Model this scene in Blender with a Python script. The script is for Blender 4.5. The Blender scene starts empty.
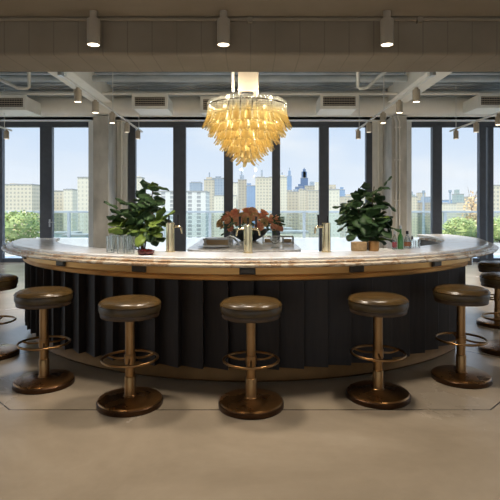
import bpy, bmesh, math, random
from mathutils import Vector, Matrix, Euler
random.seed(7)
C = bpy.context.scene.collection
PI = math.pi
def R(d): return math.radians(d)
# photograph frame: focal 495 px, horizon on row 208, eye 1.427 m above the floor
F, HZ, EYE = 495.0, 208.0, 1.427
def X(px, y): return (px-250)/F*y
def Z(row, y): return EYE-(row-HZ)/F*y

# ------------------------------------------------------------------ materials
def new_mat(name):
    m = bpy.data.materials.new(name); m.use_nodes = True
    nt = m.node_tree; b = nt.nodes['Principled BSDF']
    return m, nt, b
def N(nt, t, **kw):
    n = nt.nodes.new(t)
    for k, v in kw.items(): setattr(n, k, v)
    return n
def L(nt, a, b): nt.links.new(a, b)
def ramp(nt, fac, stops):
    r = N(nt, 'ShaderNodeValToRGB')
    while len(r.color_ramp.elements) < len(stops): r.color_ramp.elements.new(0.5)
    for e, (p, c) in zip(r.color_ramp.elements, stops):
        e.position = p; e.color = (*c, 1)
    L(nt, fac, r.inputs[0]); return r.outputs[0]
def noise(nt, scale, detail=4, rough=.5, stretch=None, coord='Object', dist=0):
    tc = N(nt, 'ShaderNodeTexCoord'); mp = N(nt, 'ShaderNodeMapping')
    if stretch: mp.inputs['Scale'].default_value = stretch
    L(nt, tc.outputs[coord], mp.inputs[0])
    n = N(nt, 'ShaderNodeTexNoise'); n.inputs['Scale'].default_value = scale
    n.inputs['Detail'].default_value = detail; n.inputs['Roughness'].default_value = rough
    n.inputs['Distortion'].default_value = dist
    L(nt, mp.outputs[0], n.inputs['Vector']); return n
def mottled(name, c1, c2, scale=3, rough=.6, metal=0, bump=0, stretch=None, spec=.5, detail=4, rvar=0, coat=0):
    m, nt, b = new_mat(name)
    n = noise(nt, scale, detail, stretch=stretch)
    L(nt, ramp(nt, n.outputs['Fac'], [(.3, c1), (.7, c2)]), b.inputs['Base Color'])
    b.inputs['Roughness'].default_value = rough; b.inputs['Metallic'].default_value = metal
    b.inputs['Specular IOR Level'].default_value = spec
    b.inputs['Coat Weight'].default_value = coat
    if rvar:
        mr = N(nt, 'ShaderNodeMapRange'); mr.inputs[3].default_value = rough-rvar; mr.inputs[4].default_value = rough+rvar
        L(nt, n.outputs['Fac'], mr.inputs[0]); L(nt, mr.outputs[0], b.inputs['Roughness'])
    if bump:
        bp = N(nt, 'ShaderNodeBump'); bp.inputs['Strength'].default_value = bump; bp.inputs['Distance'].default_value = .02
        L(nt, n.outputs['Fac'], bp.inputs['Height']); L(nt, bp.outputs[0], b.inputs['Normal'])
    return m
def srgb(r, g, b):
    f = lambda v: (v/255/12.92) if v/255 <= .04045 else ((v/255+.055)/1.055)**2.4
    return (f(r), f(g), f(b))
M = {}
M['ceiling'] = mottled('taupe_painted_concrete', srgb(134,123,105), srgb(144,132,114), 2.5, .8, bump=.08)
M['deck'] = mottled('grey_metal_deck', srgb(158,168,174), srgb(182,190,194), 3, .55)
M['duct'] = mottled('cream_duct_paint', srgb(222,218,206), srgb(230,226,215), 3, .6)
M['vent'] = mottled('pale_vent_enamel', srgb(232,228,216), srgb(238,234,223), 6, .5)
M['soffit'] = mottled('pale_plaster', srgb(232,232,226), srgb(238,238,232), 3, .7)
M['plaster'] = mottled('warm_plaster', srgb(150,142,130), srgb(160,152,140), 2, .8)
M['concrete'] = mottled('raw_column_concrete', srgb(164,160,150), srgb(202,198,188), 3.2, .8, bump=.3, stretch=(1,1,.5), detail=7)
M['jamb'] = mottled('pale_jamb_paint', srgb(226,226,220), srgb(234,234,228), 3, .6)
M['frame'] = mottled('charcoal_window_metal', srgb(70,74,82), srgb(78,82,90), 8, .45)
M['can'] = mottled('taupe_lamp_metal', srgb(168,156,138), srgb(174,162,144), 8, .5)
M['track'] = mottled('white_track_metal', srgb(205,205,200), srgb(212,212,207), 8, .4)
M['brass'] = mottled('aged_brass', srgb(142,108,68), srgb(162,126,84), 7, .32, metal=1, rvar=.08)
M['band'] = mottled('brushed_brass_band', srgb(200,146,82), srgb(222,172,104), 4, .42, metal=.75, stretch=(1,1,8), rvar=.06)
M['kick'] = mottled('worn_brass_kick', srgb(100,72,40), srgb(126,92,54), 5, .48, metal=.6, spec=.2, rvar=.08)
M['bronze'] = mottled('polished_bronze', srgb(126,90,52), srgb(164,122,76), 6, .28, metal=.9, rvar=.08, detail=6)
M['bronze_dark'] = mottled('dark_bronze', srgb(64,44,28), srgb(84,58,36), 6, .35, metal=.8)
M['gold'] = mottled('polished_brass', srgb(214,196,154), srgb(226,210,172), 10, .22, metal=1)
M['steel'] = mottled('brushed_steel', srgb(180,182,184), srgb(196,198,200), 10, .3, metal=1)
M['black'] = mottled('black_plastic', srgb(22,22,24), srgb(28,28,30), 10, .4)
M['panel'] = mottled('dark_stained_panel', srgb(36,30,26), srgb(49,41,36), 5, .5, stretch=(6,6,.7), spec=.35)
M['core'] = mottled('dark_core', srgb(34,32,32), srgb(40,38,38), 5, .6)
M['tab'] = mottled('dark_bronze_tab', srgb(70,62,52), srgb(84,74,62), 10, .4, metal=.6)
M['leather'] = mottled('olive_brown_leather', srgb(64,49,27), srgb(92,71,38), 9, .27, bump=.2, detail=6)
M['leather_side'] = mottled('olive_leather_side', srgb(60,48,28), srgb(84,68,40), 9, .38, bump=.25, detail=6)
M['leather_rim'] = mottled('brown_leather_rim', srgb(66,50,34), srgb(84,64,44), 9, .5, bump=.2)
M['wood'] = mottled('light_wood', srgb(168,140,104), srgb(190,162,124), 6, .5, stretch=(1,8,8))
M['wicker'] = mottled('woven_tan', srgb(158,130,92), srgb(190,160,118), 40, .7, bump=.4)
M['maroon'] = mottled('maroon_glaze', srgb(70,18,18), srgb(96,28,26), 12, .3)
M['cherry'] = mottled('dark_cherry', srgb(74,14,16), srgb(104,24,24), 20, .2)
M['bowl'] = mottled('charcoal_ceramic', srgb(52,54,56), srgb(64,66,68), 10, .4)
M['white'] = mottled('white_linen', srgb(225,225,222), srgb(235,235,232), 10, .8)
M['leaf'] = mottled('deep_green_leaf', srgb(44,72,42), srgb(76,106,60), 7, .52, spec=.5)
M['leaf_lime'] = mottled('young_green_leaf', srgb(92,122,48), srgb(128,150,66), 7, .42)
M['stem'] = mottled('brown_stem', srgb(84,68,50), srgb(104,86,64), 9, .8)
M['shrub'] = mottled('garden_green_leaf', srgb(112,136,72), srgb(184,194,120), 3, .7)
M['blossom'] = mottled('cream_blossom', srgb(236,222,178), srgb(240,210,160), 4, .7)
M['autumn'] = mottled('ochre_leaf', srgb(196,160,110), srgb(222,186,136), 3, .8)
M['bloom_rust'] = mottled('rust_petal', srgb(232,152,116), srgb(244,182,146), 12, .7)
M['bloom_peach'] = mottled('peach_petal', srgb(230,170,130), srgb(242,196,158), 12, .7)
M['bloom_cream'] = mottled('ochre_petal', srgb(196,160,104), srgb(222,192,140), 12, .7)
M['terrace'] = mottled('pale_terrace_paving', srgb(228,228,224), srgb(236,236,232), 1, .7)
M['rail'] = mottled('pale_grey_rail', srgb(156,162,164), srgb(166,172,174), 4, .5)
M['terra'] = mottled('pale_planter', srgb(190,190,186), srgb(204,204,200), 4, .7)
M['ground'] = mottled('hazy_ground', srgb(122,136,122), srgb(156,164,152), .03, .9, detail=8)
M['pink'] = mottled('rose_liquor', srgb(120,50,56), srgb(140,66,70), 5, .15)
M['amberliq'] = mottled('amber_liquor', srgb(140,88,60), srgb(160,104,74), 5, .15)
M['label'] = mottled('pale_label', srgb(214,206,190), srgb(222,214,200), 10, .7)

def emit(name, col, s):
    m, nt, b = new_mat(name)
    e = N(nt, 'ShaderNodeEmission'); e.inputs[0].default_value = (*col, 1); e.inputs[1].default_value = s
    L(nt, e.outputs[0], nt.nodes['Material Output'].inputs[0]); return m
M['lens'] = emit('warm_lamp_lens', (1, .83, .6), 7)
M['lens_dim'] = emit('dim_lamp_lens', (1, .88, .7), 1.6)
M['bulb'] = emit('warm_bulb', (1, .86, .6), 7)

def thin_glass(name, tint=(.97,.985,.99), gloss=.06, rough=0.0, extra=None, ew=0):
    m, nt, b = new_mat(name)
    t = N(nt, 'ShaderNodeBsdfTransparent'); t.inputs[0].default_value = (*tint, 1)
    g = N(nt, 'ShaderNodeBsdfGlossy'); g.inputs['Roughness'].default_value = rough
    lw = N(nt, 'ShaderNodeLayerWeight'); lw.inputs[0].default_value = .25
    mr = N(nt, 'ShaderNodeMapRange'); mr.inputs[3].default_value = gloss; mr.inputs[4].default_value = .8 if gloss > .015 else .3
    L(nt, lw.outputs['Fresnel'], mr.inputs[0])
    mx = N(nt, 'ShaderNodeMixShader'); L(nt, mr.outputs[0], mx.inputs[0]); L(nt, t.outputs[0], mx.inputs[1]); L(nt, g.outputs[0], mx.inputs[2])
    out = mx.outputs[0]
    if extra:
        d = N(nt, 'ShaderNodeBsdfTranslucent'); d.inputs[0].default_value = (*extra, 1)
        m2 = N(nt, 'ShaderNodeMixShader'); m2.inputs[0].default_value = ew
        L(nt, out, m2.inputs[1]); L(nt, d.outputs[0], m2.inputs[2]); out = m2.outputs[0]
    L(nt, out, nt.nodes['Material Output'].inputs[0]); return m
M['glass'] = thin_glass('window_glass', (.985,.992,.995), .01)
M['rail_glass'] = thin_glass('greenish_rail_glass', (.86,.92,.92), .06)
M['tumbler'] = thin_glass('drinking_glass', (.955,.975,.97), .07, extra=(.9,.95,.92), ew=.05)
M['green_glass'] = thin_glass('green_bottle_glass', (.66,.90,.62), .12, extra=srgb(150,215,140), ew=.30)
M['clear_bottle'] = thin_glass('clear_bottle_glass', (.93,.95,.95), .10)

# amber / clear petal glass: colour follows a per-vertex tint (clear at the top of the petal, amber at the tip)
m, nt, b = new_mat('petal_glass')
at = N(nt, 'ShaderNodeAttribute', attribute_name='tint')
tr = N(nt, 'ShaderNodeBsdfTransparent'); tl = N(nt, 'ShaderNodeBsdfTranslucent'); gl = N(nt, 'ShaderNodeBsdfGlossy'); df = N(nt, 'ShaderNodeBsdfDiffuse')
gl.inputs['Roughness'].default_value = .12
L(nt, ramp(nt, at.outputs['Fac'], [(0, (.93,.93,.90)), (1, (.97,.88,.62))]), tr.inputs[0])
pc = ramp(nt, at.outputs['Fac'], [(0, srgb(226,222,206)), (1, srgb(238,216,156))])
L(nt, pc, tl.inputs[0]); L(nt, pc, df.inputs[0])
a = N(nt, 'ShaderNodeMixShader'); a.inputs[0].default_value = .5; L(nt, tl.outputs[0], a.inputs[1]); L(nt, df.outputs[0], a.inputs[2])
mr = N(nt, 'ShaderNodeMapRange'); mr.inputs[3].default_value = .10; mr.inputs[4].default_value = .36; L(nt, at.outputs['Fac'], mr.inputs[0])
c_ = N(nt, 'ShaderNodeMixShader'); L(nt, mr.outputs[0], c_.inputs[0]); L(nt, tr.outputs[0], c_.inputs[1]); L(nt, a.outputs[0], c_.inputs[2])
d_ = N(nt, 'ShaderNodeMixShader'); d_.inputs[0].default_value = .13; L(nt, c_.outputs[0], d_.inputs[1]); L(nt, gl.outputs[0], d_.inputs[2])
L(nt, d_.outputs[0], nt.nodes['Material Output'].inputs[0]); M['petal'] = m

# veined stone
def stone(name, light, vein, dark, amount, rough=.18):
    m, nt, b = new_mat(name)
    n1 = noise(nt, 1.6, 8, .62, dist=1.6); n2 = noise(nt, 5, 6, .6, dist=2.2, stretch=(1,1,3))
    c1 = ramp(nt, n1.outputs['Fac'], [(0, light), (.5-amount, light), (.5, vein), (.5+amount*.6, light), (1, light)])
    c2 = ramp(nt, n2.outputs['Fac'], [(.52, (0,0,0)), (.75, (1,1,1))])
    mx = N(nt, 'ShaderNodeMix', data_type='RGBA'); L(nt, c2, mx.inputs[0]); L(nt, c1, mx.inputs[6]); mx.inputs[7].default_value = (*dark, 1)
    L(nt, mx.outputs[2], b.inputs['Base Color']); b.inputs['Roughness'].default_value = rough
    return m
M['stone'] = stone('veined_white_stone', srgb(226,228,232), srgb(212,206,200), srgb(210,208,206), .035)
M['stone_edge'] = stone('brown_veined_stone_edge', srgb(216,205,186), srgb(170,138,104), srgb(158,126,96), .07, .26)  # brown veins, with the edge's golden reflection put into the colour
M['island'] = stone('pale_grey_stone', srgb(240,240,240), srgb(222,218,214), srgb(210,208,206), .05, .12)

# floor: polished concrete with thin saw-cut joints
m, nt, b = new_mat('polished_concrete_floor')
n1 = noise(nt, .9, 8, .6, dist=.6); n2 = noise(nt, 9, 6, .6)
c1 = ramp(nt, n1.outputs['Fac'], [(.3, srgb(150,137,118)), (.55, srgb(168,154,134)), (.75, srgb(184,171,152))])
mx = N(nt, 'ShaderNodeMix', data_type='RGBA', blend_type='MULTIPLY'); mx.inputs[0].default_value = .35
L(nt, c1, mx.inputs[6]); L(nt, ramp(nt, n2.outputs['Fac'], [(.3, (.82,.82,.82)), (.7, (1,1,1))]), mx.inputs[7])
geo = N(nt, 'ShaderNodeNewGeometry'); sp = N(nt, 'ShaderNodeSeparateXYZ'); L(nt, geo.outputs['Position'], sp.inputs[0])
def MT(op, a, b_=None, c=None):
    n = N(nt, 'ShaderNodeMath', operation=op)
    for i, v in enumerate((a, b_, c)):
        if v is None: continue
        if isinstance(v, (int, float)): n.inputs[i].default_value = v
        else: L(nt, v, n.inputs[i])
    return n.outputs[0]
ax = MT('ABSOLUTE', sp.outputs[0]); yy = sp.outputs[1]
w = .006
front = MT('MULTIPLY', MT('LESS_THAN', MT('ABSOLUTE', MT('SUBTRACT', yy, 3.50)), w), MT('LESS_THAN', ax, 1.70))
dg = MT('MULTIPLY', MT('LESS_THAN', MT('ABSOLUTE', MT('SUBTRACT', MT('SUBTRACT', yy, 3.5), MT('SUBTRACT', ax, 1.70))), w*1.4), MT('GREATER_THAN', ax, 1.70))
dn = MT('MULTIPLY', MT('LESS_THAN', MT('ABSOLUTE', MT('ADD', MT('SUBTRACT', yy, 4.9), MT('SUBTRACT', ax, 2.2))), w*1.4), MT('GREATER_THAN', ax, 2.05))
sd = MT('MULTIPLY', MT('LESS_THAN', MT('ABSOLUTE', MT('SUBTRACT', ax, 1.70)), w), MT('LESS_THAN', yy, -1.0))
jt = MT('MAXIMUM', MT('MAXIMUM', front, dg), MT('MAXIMUM', dn, sd))
m2 = N(nt, 'ShaderNodeMix', data_type='RGBA'); L(nt, jt, m2.inputs[0]); L(nt, mx.outputs[2], m2.inputs[6]); m2.inputs[7].default_value = (*srgb(72,64,54), 1)
L(nt, m2.outputs[2], b.inputs['Base Color'])
rr = N(nt, 'ShaderNodeMapRange'); rr.inputs[3].default_value = .16; rr.inputs[4].default_value = .34
L(nt, n1.outputs['Fac'], rr.inputs[0]); L(nt, rr.outputs[0], b.inputs['Roughness']); b.inputs['Specular IOR Level'].default_value = .5
M['floor'] = m
m, nt, b = new_mat('board_marked_beam')
nb = noise(nt, 2.5, 5); cb = ramp(nt, nb.outputs['Fac'], [(.3, srgb(130,119,101)), (.7, srgb(144,132,114))])
tc = N(nt, 'ShaderNodeTexCoord'); sb = N(nt, 'ShaderNodeSeparateXYZ'); L(nt, tc.outputs['Object'], sb.inputs[0])
fr = N(nt, 'ShaderNodeMath', operation='FRACT'); dv = N(nt, 'ShaderNodeMath', operation='DIVIDE'); dv.inputs[1].default_value = .2; L(nt, sb.outputs[0], dv.inputs[0]); L(nt, dv.outputs[0], fr.inputs[0])
lt = N(nt, 'ShaderNodeMath', operation='LESS_THAN'); lt.inputs[1].default_value = .05; L(nt, fr.outputs[0], lt.inputs[0])
mb = N(nt, 'ShaderNodeMix', data_type='RGBA'); L(nt, lt.outputs[0], mb.inputs[0]); L(nt, cb, mb.inputs[6]); mb.inputs[7].default_value = (*srgb(124,113,96), 1)
L(nt, mb.outputs[2], b.inputs['Base Color']); b.inputs['Roughness'].default_value = .8
M['beam'] = m

def facade(name, wall, glass_c, cw=3.2, ch=3.3, frac=.5, vfrac=.5):
    k = (.74,.69,.62) if wall[0] > wall[2] else (.70,.69,.67)
    wall = tuple(a*b for a, b in zip(wall, k)); glass_c = tuple(.85*a*b+.15*w_ for a, b, w_ in zip(glass_c, k, wall))  # window contrast lowered, distance haze put into the colour
    m, nt, b = new_mat(name)
    tc = N(nt, 'ShaderNodeTexCoord'); s = N(nt, 'ShaderNodeSeparateXYZ'); L(nt, tc.outputs['Object'], s.inputs[0])
    def mt(op, a, v):
        n = N(nt, 'ShaderNodeMath', operation=op); L(nt, a, n.inputs[0])
        if isinstance(v, (int, float)): n.inputs[1].default_value = v
        else: L(nt, v, n.inputs[1])
        return n.outputs[0]
    hx = mt('ADD', s.outputs[0], s.outputs[1])
    fx = mt('LESS_THAN', mt('FRACT', mt('DIVIDE', hx, cw), 0), frac)
    fz = mt('LESS_THAN', mt('FRACT', mt('DIVIDE', s.outputs[2], ch), 0), vfrac)
    w_ = mt('MULTIPLY', fx, fz)
    mx = N(nt, 'ShaderNodeMix', data_type='RGBA'); L(nt, w_, mx.inputs[0]); mx.inputs[6].default_value = (*wall, 1); mx.inputs[7].default_value = (*glass_c, 1)
    L(nt, mx.outputs[2], b.inputs['Base Color']); b.inputs['Roughness'].default_value = .7
    return m
M['f_cream'] = facade('cream_facade', srgb(226,216,194), srgb(176,174,166))
M['f_pale'] = facade('ivory_facade', srgb(234,228,210), srgb(204,200,188), 3, 3.3, .4, .5)
M['f_stripe'] = facade('white_striped_facade', srgb(236,236,232), srgb(158,160,162), 7, 3.2, .45, .72)
M['f_beige'] = facade('beige_facade', srgb(214,204,184), srgb(170,168,162), 4, 3.6, .5, .5)
M['f_grey'] = facade('grey_facade', srgb(176,184,192), srgb(150,160,172), 4, 3.8, .5, .5)
M['f_blue'] = facade('blue_glass_facade', srgb(158,178,202), srgb(146,168,196), 4, 3.8, .6, .6)
M['f_dark'] = facade('dark_blue_glass_facade', srgb(112,130,160), srgb(100,120,152), 5, 4, .6, .6)
M['f_brown'] = facade('tan_facade', srgb(196,186,168), srgb(150,150,146), 4, 3.6, .5, .5)
M['f_green'] = facade('grey_green_facade', srgb(178,188,180), srgb(152,164,160), 4, 3.6, .5, .5)
M['f_low'] = facade('hazy_facade', srgb(212,212,206), srgb(184,190,194), 6, 4, .5, .5)  # pale tones with the distance haze painted in
M['roofing'] = mottled('pale_roof', srgb(150,146,138), srgb(160,156,148), .2, .9)

# ------------------------------------------------------------------ mesh helpers
class G:
    def __init__(s): s.bm = bmesh.new()
    def box(s, x0, x1, y0, y1, z0, z1, mat=None):
        vs = [s.bm.verts.new((x, y, z)) for x in (x0, x1) for y in (y0, y1) for z in (z0, z1)]
        if mat: 
            for v in vs: v.co = mat @ v.co
        for f in ((0,1,3,2),(4,6,7,5),(0,4,5,1),(2,3,7,6),(0,2,6,4),(1,5,7,3)):
            s.bm.faces.new([vs[i] for i in f])
        return s
    def lathe(s, pts, seg=32, o=(0,0,0), mat=None):
        rings = []
        for r, z in pts:
            if r < 1e-5:
                rings.append([s.bm.verts.new((o[0], o[1], o[2]+z))])
            else:
                rings.append([s.bm.verts.new((o[0]+r*math.cos(2*PI*i/seg), o[1]+r*math.sin(2*PI*i/seg), o[2]+z)) for i in range(seg)])
        if mat:
            for rg in rings:
                for v in rg: v.co = mat @ v.co
        for a, b in zip(rings, rings[1:]):
            for i in range(seg):
                j = (i+1) % seg
                if len(a) == 1 and len(b) == 1: continue
                if len(a) == 1: s.bm.faces.new((a[0], b[j], b[i]))
                elif len(b) == 1: s.bm.faces.new((a[i], a[j], b[0]))
                else: s.bm.faces.new((a[i], a[j], b[j], b[i]))
        if len(rings[0]) > 1 and len(rings[-1]) > 1: pass
        return s
    def tube(s, pts, r, seg=8, closed=False, cap=True):
        pts = [Vector(p) for p in pts]; n = len(pts); rings = []
        up = Vector((0,0,1)); prev = None
        for i, p in enumerate(pts):
            if closed: d = pts[(i+1) % n]-pts[i-1]
            else: d = pts[min(i+1, n-1)]-pts[max(i-1, 0)]
            d.normalize()
            if prev is None:
                a = d.cross(up) if abs(d.dot(up)) < .95 else d.cross(Vector((1,0,0)))
            else: a = prev - d*prev.dot(d)
            a.normalize(); prev = a; b = d.cross(a)
            rr = r[i] if isinstance(r, (list, tuple)) else r
            rings.append([s.bm.verts.new(p+(a*math.cos(2*PI*k/seg)+b*math.sin(2*PI*k/seg))*rr) for k in range(seg)])
        m = n if closed else n-1
        for i in range(m):
            A, B = rings[i], rings[(i+1) % n]
            for k in range(seg):
                s.bm.faces.new((A[k], A[(k+1) % seg], B[(k+1) % seg], B[k]))
        if cap and not closed:
            s.bm.faces.new(rings[0][::-1]); s.bm.faces.new(rings[-1])
        return s
    def arc(s, prof, a0, a1, n=96):
        """closed (r,z) profile swept round the local z axis, angle measured from -Y towards +X (degrees)"""
        rings = []
        for i in range(n+1):
            a = R(a0+(a1-a0)*i/n)
            rings.append([s.bm.verts.new((r*math.sin(a), -r*math.cos(a), z)) for r, z in prof])
        k = len(prof)
        for A, B in zip(rings, rings[1:]):
            for j in range(k):
                s.bm.faces.new((A[j], B[j], B[(j+1) % k], A[(j+1) % k]))
        s.bm.faces.new(rings[0]); s.bm.faces.new(rings[-1][::-1])
        return s
    def quad(s, pts):
        s.bm.faces.new([s.bm.verts.new(p) for p in pts]); return s
    def build(s, name, mat, parent=None, smooth=False, bevel=0, loc=None, angle=40):
        bmesh.ops.recalc_face_normals(s.bm, faces=s.bm.faces[:])
        me = bpy.data.meshes.new(name); s.bm.to_mesh(me); s.bm.free()
        me.materials.append(M[mat] if isinstance(mat, str) else mat)
        if smooth:
            for p in me.polygons: p.use_smooth = True
            me.set_sharp_from_angle(angle=R(angle))
        o = bpy.data.objects.new(name, me); C.objects.link(o)
        if parent: o.parent = parent
        if loc: o.location = loc
        if bevel:
            b = o.modifiers.new('bevel', 'BEVEL'); b.width = bevel; b.segments = 2; b.limit_method = 'ANGLE'
        return o
def tag(o, label, cat, group=None, kind=None):
    o['label'] = label; o['category'] = cat
    if group: o['group'] = group
    if kind: o['kind'] = kind
    return o
def thing(name, label, cat, loc=(0,0,0), rz=0, group=None):
    o = bpy.data.objects.new(name, None); C.objects.link(o); o.location = loc; o.rotation_euler = (0,0,rz)
    o.empty_display_size = .1
    return tag(o, label, cat, group)
def struct(o, label=None, cat=None):
    o['kind'] = 'structure'
    if label: o['label'] = label
    if cat: o['category'] = cat
    return o
def kids(o): return [c for c in C.objects if c.parent == o]
def dup(root, loc, rz=0, label=None):
    r = root.copy(); C.objects.link(r); r.location = loc; r.rotation_euler = (0,0,rz)
    if label: r['label'] = label
    for ch in kids(root):
        c = ch.copy(); C.objects.link(c); c.parent = r
        for g in kids(ch):
            d = g.copy(); C.objects.link(d); d.parent = c
    return r
def lamp(name, kind, loc, energy, col, parent=None, rot=(0,0,0), **kw):
    l = bpy.data.lights.new(name, kind); l.energy = energy; l.color = col
    for k, v in kw.items(): setattr(l, k, v)
    o = bpy.data.objects.new(name, l); C.objects.link(o); o.location = loc; o.rotation_euler = rot
    if parent: o.parent = parent
    return o
WARM = (1, .87, .72)

# ------------------------------------------------------------------ the room
YW = 13.1            # window wall
WX = 9.0
struct(G().box(-WX-.2, WX+.2, -5.2, YW+.3, -.2, 0).build('floor', 'floor'), 'tan polished concrete floor with thin joints', 'floor')
struct(G().box(-WX-.2, WX+.2, -5.2, 4.02, 2.97, 3.3).build('ceiling', 'ceiling'), 'low taupe painted ceiling in front of the beam', 'ceiling')
# beam with the bottom slightly lower than the near ceiling
struct(G().box(-WX, WX, 4.02, 4.54, 2.67, 4.5).build('ceiling_beam', 'beam', bevel=.02), 'broad taupe beam crossing the room above the stools', 'beam')
# deck beyond the beam: corrugated
g = G(); g.box(-WX, WX, 4.54, YW+.3, 4.42, 4.7)
y = 4.6
while y < YW: g.box(-WX, WX, y, y+.16, 4.34, 4.43); y += .32
struct(g.build('ceiling', 'deck', bevel=0), 'grey ribbed metal deck ceiling beyond the beam', 'ceiling')
for i, sx in enumerate((-1, 1)):
    x0, x1 = sorted((sx*3.36, sx*3.84))
    struct(G().box(x0, x1, 4.54, 12.1, 4.0, 4.42).build('ceiling_beam', 'duct', bevel=.01), '%s pale cross beam running back to the windows' % ('left','right')[i], 'beam')
struct(G().box(-WX, WX, 12.3, YW+.3, 3.70, 4.5).build('trim_1', 'soffit', bevel=.02), 'pale plaster soffit above the window heads', 'trim')
g = G(); g.box(-WX-.2, WX+.2, -5.4, -5.2, 2.9, 4.7)
for xa, xb in ((-WX-.2, -8.2), (8.2, WX+.2)): g.box(xa, xb, -5.4, -5.2, 0, 2.9)
struct(g.build('wall_back', 'plaster'))
g = G(); g.box(-8.2, 8.2, -5.35, -5.25, 0, .08); g.box(-8.2, 8.2, -5.35, -5.25, 2.8, 2.9)
for k in range(8): g.box(-8.2+k*2.32, -8.08+k*2.32, -5.35, -5.25, .08, 2.8)
w_ = struct(g.build('window_6', 'frame')); G().box(-8.1, 8.1, -5.31, -5.29, .08, 2.8).build('pane', 'glass', w_)  # unseen back windows, added to fill the room with soft daylight
for nm, sx in (('left', -1), ('right', 1)):
    x0, x1 = sorted((sx*WX, sx*(WX+.2)))
    g = G(); g.box(x0, x1, -5.2, 0.7, 0, 4.6); g.box(x0, x1, 12.4, YW+.3, 0, 4.6); g.box(x0, x1, 0.7, 12.4, 3.2, 4.6)
    struct(g.build('wall_'+nm, 'plaster'))
    g = G()
    for yy_ in (0.7, 3.0, 5.3, 7.6, 9.9, 12.3): g.box(x0+.05, x1-.05, yy_, yy_+.12, 0, 3.2)
    g.box(x0+.05, x1-.05, .7, 12.4, 0, .08); g.box(x0+.05, x1-.05, .7, 12.4, 3.1, 3.2)
    w_ = struct(g.build('window_%d' % (4 if sx < 0 else 5), 'frame'))  # unseen side windows, put in to bring daylight across the floor
    G().box((x0+x1)/2-.01, (x0+x1)/2+.01, 0.76, 12.3, .08, 3.1).build('pane', 'glass', w_)

# window wall
g = G()
for s in (-1, 1):
    x0, x1 = sorted((s*3.22, s*4.25)); g.box(x0, x1, 13.02, YW+.3, 0, 3.72)
g.box(-WX, WX, YW+.02, YW+.28, 3.62, 4.6)
struct(g.build('wall_front', 'jamb'), 'pale jamb wall between the window bays', 'wall')
for i, s in enumerate((-1, 1)):
    x0, x1 = sorted((s*3.49, s*3.87))
    c = struct(G().box(x0, x1, 12.2, 13.02, 0, 3.695).build('column', 'concrete', bevel=.015), '%s raw concrete column beside the window bay' % ('left','right')[i], 'column')
    xs = s*3.36
    pp = G().tube([(xs, 12.92, 0), (xs, 12.92, 3.69)], .03, 10)
    struct(pp.build('trim_%d' % (2+i), 'vent', smooth=True))
PX = YW/F
for xx, rr_ in ((3.60, .022), (3.68, .016)):
    g = G(); g.tube([(xx, 12.172, 0.0), (xx, 12.172, 3.55), (xx-.05, 12.172, 3.66), (xx-.05, 12.172, 3.74)], rr_, 10)
    for zz in (.6, 1.6, 2.6, 3.4): g.box(xx-rr_-.02, xx+rr_+.02, 12.185, 12.199, zz, zz+.03)
    tag(g.build('conduit', 'track' if rr_ > .02 else 'duct', smooth=True), ('thicker' if rr_ > .02 else 'thinner')+' vertical conduit on the front of the right column', 'conduit')
def bay(idx, name, x0, x1, mull, label, handles=()):
    y0, y1 = YW-.06, YW+.06
    root = bpy.data.objects.new('window_%d' % idx, None); C.objects.link(root); root.location = (0,0,0); struct(root, label, 'window')
    G().box(x0, x1, y0, y1, 3.56, 3.71).build('head_frame', 'frame', root, bevel=.005)
    G().box(x0, x1, y0, y1, 0, .10).build('bottom_frame', 'frame', root, bevel=.005)
    edges = []
    for (a, b) in mull:
        G().box(a, b, y0-.02, y1+.02, .0, 3.6).build('mullion', 'frame', root, bevel=.006); edges.append((a, b))
    xs = [x0]+[v for e in edges for v in e]+[x1]
    for a, b in zip(xs[0::2], xs[1::2]):
        if b-a > .2: G().box(a, b, YW-.012, YW+.012, .10, 3.56).build('pane', 'glass', root)
    for hx, sd in handles:
        h = G().tube([(hx, y0-.02, 1.05), (hx, y0-.09, 1.05), (hx+sd*.16, y0-.09, 1.05)], .012, 8)
        h.box(hx-.02, hx+.02, y0-.035, y0-.018, .93, 1.13)
        h.build('door_handle', 'steel', root, smooth=True)
px = lambda v: (v-250)*PX
bay(1, 'left', -WX, px(90), [(px(-62), px(-50)), (px(-14), px(3.5)), (px(41), px(53))], 'left window bay with dark frames', ((px(51), 1),))
bay(2, 'centre', px(129), px(371.5), [(px(129), px(136)), (px(173.5), px(186)), (px(224), px(233)), (px(272), px(280)), (px(319), px(328.5)), (px(365.5), px(371.5))], 'centre window bay with dark frames')
bay(3, 'right', px(410), WX, [(px(431.5), px(441)), (px(478.3), px(484.6)), (px(487), px(492.2)), (px(545), px(556))], 'right window bay with dark frames')

# ------------------------------------------------------------------ services on the ceiling
# long air duct
g = G(); prof = []
for k in range(9):
    a = PI/2*k/8; prof.append((-.16*math.cos(a)*1.0-.0, .16*math.sin(a)))
ys = []
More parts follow.
